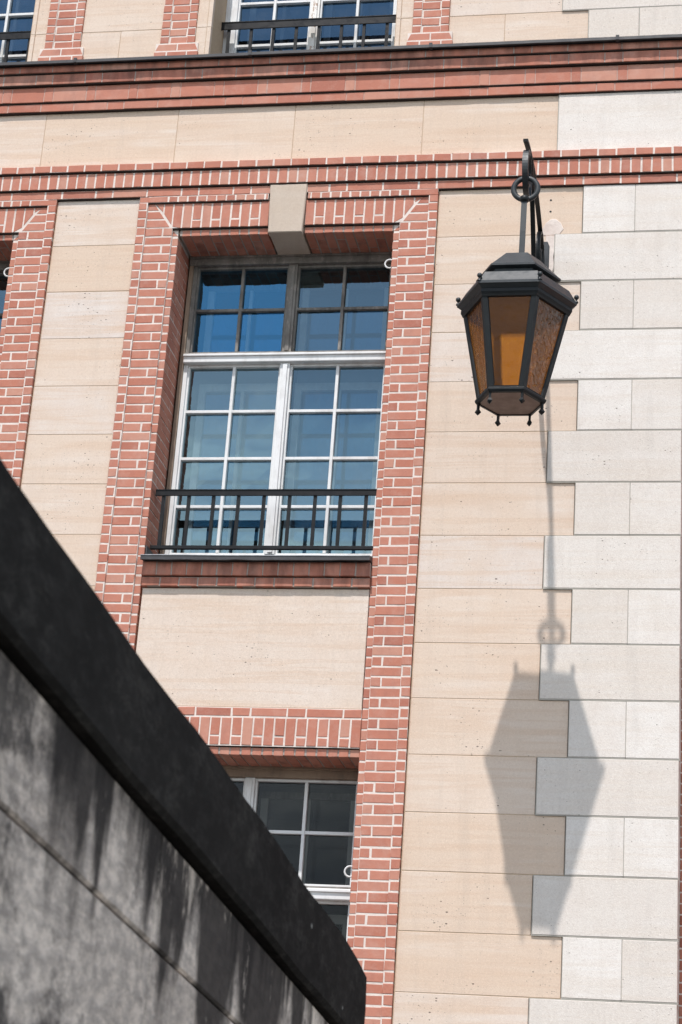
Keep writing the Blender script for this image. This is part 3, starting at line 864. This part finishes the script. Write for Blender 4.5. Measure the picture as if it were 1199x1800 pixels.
# --- windows
def window(d, xl, xr, zh, kind):
    """frame with sashes, glass, inner window and the dark room behind; zh head height"""
    xl += d; xr += d
    cx = (xl+xr)/2 - .002
    fr = MB(); yF = REV
    W = 'white'
    low = {'main': 6.385, 'low': 2.30, 'top': 10.24}[kind]
    up = {'main': 'weathered_shaded', 'low': 'white', 'top': 'white'}[kind]
    fw = 0.060 if kind != 'top' else 0.088
    # head board and side battens
    hb = 'weathered_shaded' if kind == 'main' else 'oldwood' if kind == 'low' else 'white'
    fr.box(xl, xr, yF-.02, 0.50, zh-.075, zh+.03, hb)
    fr.box(xl, xr, yF-.035, yF-.02, zh-.022, zh+.004, hb)
    side = 'oldwood' if kind == 'main' else up
    for a, b in ((xl, xl+.030), (xr-.030, xr)):
        fr.box(a, b, yF-.015, 0.50, low, zh-.075, side)
    tr = zh - 0.807
    if kind == 'top': tr = None
    zt_low = (tr-.078) if tr else zh-.075
    fr.box(xl+.030, xl+fw, yF+.004, 0.50, low, zt_low, W); fr.box(xr-fw, xr-.030, yF+.004, 0.50, low, zt_low, W)
    if tr:
        fr.box(xl+.030, xl+fw, yF+.0045, 0.50, tr, zh-.075, up); fr.box(xr-fw, xr-.030, yF+.0045, 0.50, tr, zh-.075, up)
        fr.prism([(xl+.030, tr-.078), (xr-.030, tr-.078), (xr-.030, tr-.004), (xl+.030, tr-.004)], yF-.032, 0.50, W, 0.004)
        fr.box(xl+.030, xr-.030, yF-.045, yF-.03, tr-.030, tr-.012, W)
        fr.box(xl+.030, xr-.030, yF-.012, 0.49, tr-.0035, tr+.012, 'weathered_shaded')
        fr.box(cx-.034, cx+.034, yF-.004, 0.50, tr+.012, zh-.075, up)
        fr.box(cx-.016, cx+.016, yF-.012, yF-.004, tr+.02, zh-.08, up)
    fr.box(xl+.030, xr-.030, yF, 0.50, low, low+.018, W)
    o = part(fr, 'window', bevel=0.003)
    gx0, gx1 = xl+fw, xr-fw
    z1l, z0l = zt_low, low+.018
    yb0, yb1 = yF+.02, yF+.062
    def muntins(mb, x0, x1, z0, z1, nx, nz, mat, wd=.0110, rails=.018):
        mb.box(x0, x1, yb0, yb1, z0, z0+rails, mat); mb.box(x0, x1, yb0, yb1, z1-rails, z1, mat)
        mb.box(x0, x0+rails*.8, yb0+.001, yb1, z0+rails, z1-rails, mat); mb.box(x1-rails*.8, x1, yb0+.001, yb1, z0+rails, z1-rails, mat)
        for i in range(1, nx):
            xx = x0+(x1-x0)*i/nx
            mb.box(xx-wd, xx+wd, yb0-.002, yb1, z0+rails, z1-rails, mat)
        for i in range(1, nz):
            zz = z0+(z1-z0)*i/nz
            for q in range(nx):
                a = x0+rails*.8 if q == 0 else x0+(x1-x0)*q/nx+wd
                b = x1-rails*.8 if q == nx-1 else x0+(x1-x0)*(q+1)/nx-wd
                mb.box(a, b, yb0+.001, yb1, zz-wd, zz+wd, mat)
    if tr:
        for a, b in ((gx0, cx-.034), (cx+.034, gx1)):
            s_ = MB(); muntins(s_, a, b, tr+.012, zh-.075, 2, 2, up); part(s_, 'sash', o, 0.002)
    nz = {'main': 4, 'low': 4, 'top': 5}[kind]
    for a, b in ((gx0, cx-.036), (cx+.036, gx1)):
        s_ = MB(); muntins(s_, a, b, z0l, z1l, 2, nz, W); part(s_, 'sash', o, 0.002)
    ms = MB()
    ms.box(cx-.036, cx+.036, yF-.006, yb1, z0l, z1l, 'white_rust' if kind == 'top' else W)
    ms.box(cx-.014, cx+.020, yF-.020, yF-.006, z0l+.01, z1l-.01, 'white_rust' if kind == 'top' else W)
    part(ms, 'meeting_stile', o, 0.003)
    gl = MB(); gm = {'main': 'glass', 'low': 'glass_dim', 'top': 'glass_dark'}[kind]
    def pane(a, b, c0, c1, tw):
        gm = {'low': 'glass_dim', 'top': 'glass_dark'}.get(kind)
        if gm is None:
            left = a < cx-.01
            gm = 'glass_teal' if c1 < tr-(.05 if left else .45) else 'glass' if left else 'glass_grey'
        gl.add([(a, yb1-.012+tw*.5, c0), (b, yb1-.012-tw*.5, c0), (b, yb1-.012-tw, c1), (a, yb1-.012+tw, c1)], [(0, 1, 2, 3)], gm)
    def panes(x0, x1, z0, z1, nx, nz):
        for i in range(nx):
            for k in range(nz):
                pane(x0+(x1-x0)*i/nx, x0+(x1-x0)*(i+1)/nx, z0+(z1-z0)*k/nz, z0+(z1-z0)*(k+1)/nz, random.uniform(-1, 1)*.0012)
    for a, b in ((gx0, cx), (cx, gx1)):
        if tr: panes(a, b, tr, zh-.075, 2, 2)
        panes(a, b, z0l, z1l, 2, nz)
    part(gl, 'glass', o)
    # second, inner window of the double casement
    inn = MB(); y2 = 0.60
    for a, b in ((gx0+.035, cx-.03), (cx+.03, gx1-.035)):
        inn.box(a, b, y2, y2+.04, z1l-.11, z1l-.05, 'white'); inn.box(a, b, y2, y2+.04, z0l, z0l+.06, 'white')
        inn.box(a, a+.05, y2+.001, y2+.04, z0l+.06, z1l-.11, 'white'); inn.box(b-.05, b, y2+.001, y2+.04, z0l+.06, z1l-.11, 'white')
        if tr:
            inn.box(a, b, y2, y2+.04, zh-.16, zh-.11, 'weathered_shaded'); inn.box(a, b, y2, y2+.04, tr, tr+.05, 'white')
            inn.box(a, a+.05, y2+.001, y2+.04, tr+.05, zh-.16, 'white'); inn.box(b-.05, b, y2+.001, y2+.04, tr+.05, zh-.16, 'white')
            inn.box((a+b)/2-.012, (a+b)/2+.012, y2+.002, y2+.04, tr+.05, zh-.16, 'white')
        inn.box((a+b)/2-.012, (a+b)/2+.012, y2+.002, y2+.04, z0l+.06, z1l-.11, 'white')
        g2 = MB(); k_ = random.uniform(-.004, .004)
        for c0, c1 in [(z0l+.03, z1l-.08)] + ([(tr+.03, zh-.13)] if tr else []):
            g2.add([(a+.02, y2+.022+k_, c0), (b-.02, y2+.022-k_, c0), (b-.02, y2+.022-k_, c1), (a+.02, y2+.022+k_, c1)], [(0, 1, 2, 3)], gm)
        part(g2, 'glass', o)
    part(inn, 'inner_sash', o)
    if kind == 'main':
        bl = MB(); n_ = 24; vs = []  # unseen sheet added to make the right-hand panes greyer and lighter
        for q in range(n_+1):
            xx = cx+.02 + (gx1-cx-.03)*q/n_; yy = 0.70 + .006*math.sin(q*1.7)
            vs += [(xx, yy, low), (xx, yy, zh-.08)]
        bl.add(vs, [(2*q, 2*q+2, 2*q+3, 2*q+1) for q in range(n_)], 'added_blind', smooth=True)
        part(bl, 'added_blind', o)
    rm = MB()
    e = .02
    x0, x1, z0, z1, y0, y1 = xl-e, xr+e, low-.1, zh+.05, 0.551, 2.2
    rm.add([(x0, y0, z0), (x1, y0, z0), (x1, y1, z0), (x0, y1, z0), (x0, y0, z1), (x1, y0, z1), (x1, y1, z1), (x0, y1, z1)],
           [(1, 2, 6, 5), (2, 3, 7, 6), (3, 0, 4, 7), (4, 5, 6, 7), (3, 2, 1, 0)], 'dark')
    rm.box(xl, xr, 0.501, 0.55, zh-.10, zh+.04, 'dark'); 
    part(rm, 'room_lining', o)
    if kind != 'top':
        hk = MB(); hz = 8.531 if kind == 'main' else 4.128
        hk.torus((xr-.022, 0.07, hz), 0.034, 0.0065, 'white', 28, 8)
        hk.sweep([(xr-.004, 0.07, hz+.03), (xr+.006, 0.07, hz+.032)], 0.006, 0.006, 'white', Vector((0, 1, 0)), 8)
        part(hk, 'hook_ring', o)

def railing(d, xl, xr, y, z0, z1, x_first, step, n, th=0.040):
    top = MB()
    top.prism([(xl, z1-th), (xr, z1-th), (xr, z1), (xl, z1)], y-.012, y-.004, 'black_iron', 0.002)
    top.box(xl, xr, y-.016, y+.030, z1, z1+.007, 'black_iron')
    o = part(top, 'railing')
    bt = MB()
    bt.prism([(xl, z0), (xr, z0), (xr, z0+.026), (xl, z0+.026)], y-.012, y+.012, 'black_iron', 0.002)
    part(bt, 'bottom_rail', o)
    for k in range(n):
        b = MB(); xx = x_first + k*step + random.uniform(-.002, .002)
        b.sweep([(xx, y+.008, z0+.02), (xx, y+.008, z1-.002)], 0.0115, 0.010, 'black_iron')
        part(b, 'baluster', o)

for d in bays:
    lintel(d); low_lintel(d); spandrel(d); sill(d)
    window(d, OPL, OPR, 8.775, 'main')
    window(d, OPL, OPR, 4.875, 'low')
    window(d, -3.846, -2.413, 12.3, 'top')
    railing(d, OPL+d+.001, OPR+d-.001, 0.10, 6.345, 6.782, -3.865+d, 0.181, 9)
    railing(d, -3.846+d, -2.413+d, 0.27, 10.30, 10.785, -3.785+d, 0.179, 8, 0.062)

# --- upper storey stone window jambs (architraves) and brick pilasters
for d in bays:
    for a, b, s in ((-3.966, -3.846, 1), (-2.413, -2.283, -1)):
        mb = MB(); a += d; b += d
        for i in range(len(ZU)-1):
            z0, z1 = ZU[i], ZU[i+1]
            if s == 1:
                block(mb, a, b-.035, z0, z1, -0.004, yb=.3, tint=(0.5+random.uniform(-.2, .2), .5, .5)); block(mb, b-.035, b, z0, z1, -0.009, yb=REV, g=.0015, tint=(0.5, .5, .5))
            else:
                block(mb, a, a+.035, z0, z1, -0.009, yb=REV, g=.0015, tint=(0.5, .5, .5)); block(mb, a+.035, b, z0, z1, -0.004, yb=.3, tint=(0.5+random.uniform(-.2, .2), .5, .5))
        part(mb, 'stone_jamb')

def pilaster(x0, x1):
    mb = MB(); w_ = x1-x0
    zb = 10.285
    a, b = x0+0.066, x1-0.062
    mb.box(x0+.001, a, -0.0165, 0.02, zb, TOP, 'mortar'); mb.box(b, x1-.001, -0.0165, 0.02, zb, TOP, 'mortar'); mb.box(a, b, -0.0065, 0.02, zb, TOP, 'mortar')
    z = zb; i = 0
    fl_ = [0.040, 0.018, 0.0]
    while z < TOP:
        z0, z1 = z, z + C - J
        if i < 2:
            e = [0.036, 0.034][i]; y = -0.030 if i == 0 else -0.024
            mb.box(x0-e+.002, x1+e-.002, y+.004, 0.02, z, z+C+.001, 'mortar')
            xs_ = [x0-e, x0+0.06, x1-0.05, x1+e] if i == 0 else [x0-e, x0+0.14, x1+e]
            for q in range(len(xs_)-1):
                p, r = xs_[q]+(J/2 if q else 0), xs_[q+1]-(J/2 if q < len(xs_)-2 else 0)
                if i == 1:
                    p1 = p+0.026 if q == 0 else p; r1 = r-0.026 if q == len(xs_)-2 else r
                    mb.prism([(p, z0), (r, z0), (r1, z1), (p1, z1)], y, 0.02, 'brick', 0.003)
                else:
                    mb.brick(p, r, y, 0.02, z0, z1, 'brick')
        else:
            mb.brick(x0, a-.003, -0.020, 0.01, z0, z1, 'brick'); mb.brick(b+.003, x1, -0.020, 0.01, z0, z1, 'brick')
            if i % 2:
                mb.brick(a+.002, b-.012, -0.010, 0.01, z0, z1, 'brick')
            else:
                mb.brick(a+.012, b-.002, -0.010, 0.01, z0, z1, 'brick')
        z += C; i += 1
    o = part(mb, 'pilaster')
    pd = MB()
    pd.prism([(x0-.045, 10.246), (x1+.045, 10.246), (x1+.040, 10.283), (x0-.040, 10.283)], -0.036, 0.0, 'lead_pale', 0.004)
    part(pd, 'base_pad', o)
for p in PIL:
    pilaster(*p)

# --- recessed brick wall beyond the corner
rb = MB()
rb.box(XCORNER-.02, 2.6, 0.4035, 0.6, 0.0, TOP, 'mortar')
z = 0.0; i = 0
while z < TOP:
    x = XCORNER+.002 - (0.0 if i % 2 else 0.13)
    while x < 2.6:
        rb.brick(max(x, XCORNER+.002), x+.25, 0.40, 0.45, z+J/2, z+C-J/2, 'brick', j=0.001); x += .261
    z += C; i += 1
part(rb, 'recessed_wall')

# ------------------------------------------------------------------ wall lantern
LX, LY, DZ = -1.249, -1.37, -0.041
LAMP = empty('wall_lantern', (LX, 0.0, 8.1))
bpy.context.view_layer.update()
tag(LAMP, 'black iron hexagonal lantern with amber glass on a scrolled wall bracket', 'lantern')
TILT = Matrix.Translation((LX, LY, 8.3)) @ Matrix.Rotation(R_(1.25), 4, 'Y') @ Matrix.Rotation(R_(-2.6), 4, 'Z') @ Matrix.Translation((-LX, -LY, -8.3))
def lpart(mb, name, parent=None, tilt=True, bevel=0.0, drop=True):
    if tilt:
        mb.v = [tuple(TILT @ Vector(p)) for p in mb.v]
    if drop:
        mb.v = [(p[0], p[1], p[2] + DZ*min(1.0, -p[1]/1.2)) for p in mb.v]
    p = parent or LAMP
    o = mb.build(name, p, bevel)
    o.matrix_parent_inverse = p.matrix_world.inverted()
    return o
def hexr(r, z, rot=0.0):
    return [(LX + r*math.cos(math.pi/3*k+rot), LY + r*math.sin(math.pi/3*k+rot), z) for k in range(6)]
# body radii and heights
ZT, ZBOT, RT, RB = 7.435, 6.836, 0.333, 0.206
rf = MB()
prof = [(0.345, 7.452), (0.372, 7.474), (0.380, 7.478), (0.380, 7.494), (0.372, 7.500), (0.326, 7.578), (0.318, 7.581), (0.236, 7.583), (0.232, 7.640), (0.258, 7.646),
        (0.270, 7.650), (0.270, 7.664), (0.262, 7.668), (0.140, 7.790), (0.132, 7.797), (0.03, 7.802)]
rf.ring([hexr(r, z) for r, z in prof], 'lamp_roof', caps=True)
roof = lpart(rf, 'roof')
# underside frame ring of the roof
ev = MB()
ev.ring([hexr(0.338, 7.452), hexr(0.352, 7.452), hexr(0.352, 7.432), hexr(0.344, 7.418), hexr(0.338, 7.405), hexr(0.312, 7.405), hexr(0.312, 7.452)], 'lamp_iron')
lpart(ev, 'eave_frame', roof)
for k in range(6):
    a = math.pi/3*k; b = MB()
    px, py = LX+0.374*math.cos(a), LY+0.374*math.sin(a)
    b.ball((px, py, 7.532), 0.0165, 'lamp_roof')
    b.ring([[(px+r*math.cos(math.pi/4*q), py+r*math.sin(math.pi/4*q), z) for q in range(8)] for r, z in ((0.014, 7.494), (0.012, 7.502), (0.006, 7.508), (0.006, 7.522))], 'lamp_roof', smooth=True)
    lpart(b, 'ball_finial', roof)
# six corner posts
def rad(z): return RB + (RT-RB)*(z-ZBOT)/(ZT-ZBOT)
for k in range(6):
    a = math.pi/3*k; b = MB(); rings = []
    for z in (ZBOT-.004, ZT+.005):
        r = rad(z); ctr = Vector((LX+r*math.cos(a), LY+r*math.sin(a), z))
        tg = Vector((-math.sin(a), math.cos(a), 0)); ro = Vector((math.cos(a), math.sin(a), 0))
        hwid = 0.0165
        t1 = Vector((math.cos(a+2*math.pi/3), math.sin(a+2*math.pi/3), 0)); t2 = Vector((math.cos(a-2*math.pi/3), math.sin(a-2*math.pi/3), 0))
        o_ = ctr + ro*0.006
        rings.append([o_, o_+t1*0.030, o_+t1*0.030-ro*.012, o_-ro*0.020, o_+t2*0.030-ro*.012, o_+t2*0.030])
    b.ring(rings, 'lamp_iron', caps=True)
    lpart(b, 'corner_post')
# six amber panes with head and foot bars
for k in range(6):
    b = MB(); f = MB()
    def P(kk, z, r_=0.0):
        r = rad(z)-0.008+r_; a = math.pi/3*kk
        return Vector((LX+r*math.cos(a), LY+r*math.sin(a), z))
    n = 6
    A, B_ = P(k, ZBOT+.008), P(k+1, ZBOT+.008); Cc, D = P(k, ZT-.012), P(k+1, ZT-.012)
    b.add([A, B_, D, Cc], [(0, 1, 2, 3)], 'amber_hammered_light' if k == 5 else 'amber', smooth=False)
    pane_o = lpart(b, 'glass_pane')
    for z0, z1 in ((ZBOT-.002, ZBOT+.016), (ZT-.032, ZT-.008)):
        rings = []; f = MB()
        for kk in (k, k+1):
            rings.append([P(kk, z0, .008), P(kk, z1, .008), P(kk, z1, -.006), P(kk, z0, -.006)])
        f.ring(rings, 'lamp_iron', caps=True)
        lpart(f, 'pane_bar', pane_o)
# bottom rim, base plate and six drop pendants
bs = MB()
bs.ring([hexr(0.200, 6.846), hexr(0.212, 6.842), hexr(0.2225, 6.832), hexr(0.2225, 6.822), hexr(0.214, 6.808), hexr(0.196, 6.806), hexr(0.194, 6.813)], 'lamp_iron')
rim = lpart(bs, 'base_rim')
bp_ = MB(); bp_.ring([hexr(0.197, 6.812), hexr(0.197, 6.832)], 'lamp_base', caps=True)
lpart(bp_, 'base_plate', rim)
for k in range(6):
    a = math.pi/3*k; b = MB()
    px, py = LX+0.198*math.cos(a), LY+0.198*math.sin(a)
    def sq(r, z, n=4): return [(px+r*math.cos(a+math.pi/2*q), py+r*math.sin(a+math.pi/2*q), z) for q in range(n)]
    b.ring([sq(0.015, 6.812), sq(0.010, 6.802), sq(0.0095, 6.772), sq(0.014, 6.764), sq(0.020, 6.755), sq(0.0195, 6.751), sq(0.003, 6.733)], 'lamp_iron', caps=True)
    lpart(b, 'drop_pendant', rim)
# hanger rod, knob and ring
rd = MB()
rd.sweep([(LX+.003, LY-.02, 7.795), (LX+.005, LY-.02, 8.0), (LX+.006, LY-.012, 8.215)], 0.0180, 0.007, 'lamp_roof')
rd.ball((LX+.006, LY-.005, 8.240), 0.032, 'lamp_iron', 0.9)
rod = lpart(rd, 'hanger_rod', tilt=False)
rg = MB(); rg.torus((LX+.007, LY+.035, 8.338), 0.0775, 0.0185, 'lamp_roof', 48, 10, 'y', 0.9)
lpart(rg, 'ring', tilt=False)
# wall bracket in the plane x = BX
BX = LX+.004
br = MB()
br.prism([(BX-.045, 7.45), (BX+.045, 7.45), (BX+.045, 8.60), (BX+.03, 8.637), (BX-.03, 8.637), (BX-.045, 8.60)], -0.016, 0.0, 'lamp_roof', 0.004)
brk = lpart(br, 'wall_plate', tilt=False)
def smooth_path(pts, n=8):
    out = []; Pv = [Vector(p) for p in pts]
    for i in range(len(Pv)-1):
        p0, p1, p2, p3 = Pv[max(i-1, 0)], Pv[i], Pv[i+1], Pv[min(i+2, len(Pv)-1)]
        for q in range(n):
            t = q/n
            out.append(0.5*((2*p1) + (-p0+p2)*t + (2*p0-5*p1+4*p2-p3)*t*t + (-p0+3*p1-3*p2+p3)*t**3))
    out.append(Pv[-1])
    return out
b = MB()
b.sweep(smooth_path([(BX, -0.012, 8.44), (BX, -0.12, 8.53), (BX, -0.26, 8.592), (BX, -0.54, 8.668), (BX, -0.85, 8.715), (BX, -1.16, 8.70), (BX, -1.32, 8.675), (BX-.003, -1.405, 8.66)]), 0.0155, 0.009, 'lamp_iron')
lpart(b, 'bracket_arm', tilt=False)
b = MB()
b.sweep(smooth_path([(BX, -1.08, 8.69), (BX, -0.97, 8.60), (BX, -0.84, 8.463), (BX, -0.74, 8.33), (BX, -0.64, 8.185), (BX, -0.48, 7.99), (BX, -0.25, 7.80), (BX, -0.012, 7.70)]), 0.0155, 0.009, 'lamp_iron')
lpart(b, 'bracket_strut', tilt=False)
def spiral(cy, cz, r0, r1, a0, turns, n=46):
    return [(BX, cy + (r0+(r1-r0)*i/n)*math.cos(a0+turns*2*math.pi*i/n), cz + (r0+(r1-r0)*i/n)*math.sin(a0+turns*2*math.pi*i/n)) for i in range(n+1)]
b = MB()
b.sweep(spiral(-1.255, 8.490, 0.152, 0.150, math.pi*0.40, 1.0)[:-1] + spiral(-1.255, 8.490, 0.150, 0.04, math.pi*0.40, 0.9), 0.0185, 0.008, 'lamp_roof')
lpart(b, 'scroll', tilt=False)
b = MB()
b.sweep(spiral(-0.215, 8.425, 0.168, 0.160, math.pi*0.55, -1.0)[:-1] + spiral(-0.215, 8.425, 0.160, 0.04, math.pi*0.55, -0.9), 0.0155, 0.008, 'lamp_iron')
lpart(b, 'scroll', tilt=False)

# ------------------------------------------------------------------ foreground ramp parapet
PX = -1.10
def pz(b_, y):                     # heights fall 6.2 cm per metre towards the building
    return 1.6 + b_*1.1 - 0.062*y
def pzw(b_, y):
    return 1.6 + b_*1.132 - 0.062*y
PAR = empty('parapet_wall', (PX-.2, -9.5, 0))
bpy.context.view_layer.update()
tag(PAR, 'dark stained stone parapet with black coping sloping across the near left', 'wall')
def Yw(y): return y - 12.83
def ppart(mb, name, parent=None, bevel=0.0):
    p = parent or PAR
    o = mb.build(name, p, bevel); o.matrix_parent_inverse = p.matrix_world.inverted(); return o
cp = MB()
rings = []
ys = [0.3 + 6.14*i/60 for i in range(61)] + [6.49, 6.535, 6.555]
for i, y in enumerate(ys):
    wob = 0.006*math.sin(y*3.1) + 0.004*math.sin(y*7.7+1) + random.uniform(-.0015, .0015)
    e = max(0.0, (y-6.44)/0.115)   # rounded end
    top = 1.2085*1.1 + 1.606 - 0.0575*y + wob*0.6 - 0.040*e*e - 0.050*max(0.0, (y-6.0)/0.555)**2
    bot = pz(1.0128, y) + wob*.3 + 0.02*e*e
    x = PX - 0.055*e*e + wob*.15
    xb = PX - 0.46 + 0.05*e*e
    rings.append([(x, Yw(y), bot+.012), (x+.003, Yw(y), (top+bot)/2), (x, Yw(y), top-.008), (x-.010, Yw(y), top), (x-.2, Yw(y), top+.035-.03*e), (xb, Yw(y), top), (xb, Yw(y), bot), (x-.030, Yw(y), bot), (x-.034, Yw(y), bot+.012), (x-.044, Yw(y), bot+.012), (x-.046, Yw(y), bot), (x-.012, Yw(y), bot)][:7] + [(x-.012, Yw(y), bot)])
cp.ring(rings, 'coping', caps=True, smooth=False)
ppart(cp, 'coping')
wl = MB()
XW = PX - 0.032
def pblock(y0, y1, b0, b1, tint):
    g = 0.0025; ch = 0.006
    y0 += g; y1 -= g
    def q(x, y, bb, dz): return (x, Yw(y), (pzw(bb, y)+dz if bb is not None else 0.0+dz))
    vs = []
    for x, ins in ((XW-.3, 0), (XW-ch, 0), (XW, ch)):
        vs += [q(x, y0+ins, b0, g+ins), q(x, y1-ins, b0, g+ins), q(x, y1-ins, b1, -g-ins), q(x, y0+ins, b1, -g-ins)]
    fs = [(0, 1, 5, 4), (1, 2, 6, 5), (2, 3, 7, 6), (3, 0, 4, 7), (4, 5, 9, 8), (5, 6, 10, 9), (6, 7, 11, 10), (7, 4, 8, 11), (8, 9, 10, 11), (3, 2, 1, 0)]
    # subdivide the face for a slightly uneven surface
    wl.add(vs, fs, 'parapet', tint)
for y0, y1 in ((0.3, 1.95), (1.95, 4.03), (4.03, 6.50)):
    pblock(y0, y1, 0.776, 0.982, tone())
for y0, y1 in ((0.3, 2.0), (2.0, 4.03), (4.03, 6.50)):
    pblock(y0, y1, 0.30, 0.776, tone())
for y0, y1 in ((0.3, 2.9), (2.9, 5.0), (5.0, 6.50)):
    pblock(y0, y1, -0.3, 0.30, tone()); pblock(y0, y1, None, -0.3, tone())
vs = []
for y in (0.31, 6.485):
    vs += [(XW-.34, Yw(y), 0.0), (XW-.014, Yw(y), 0.0), (XW-.014, Yw(y), pz(1.005, y)), (XW-.34, Yw(y), pz(1.005, y))]
wl.add(vs, [(0, 1, 2, 3), (7, 6, 5, 4), (0, 4, 5, 1), (1, 5, 6, 2), (2, 6, 7, 3), (3, 7, 4, 0)], 'dark')
ppart(wl, 'masonry')
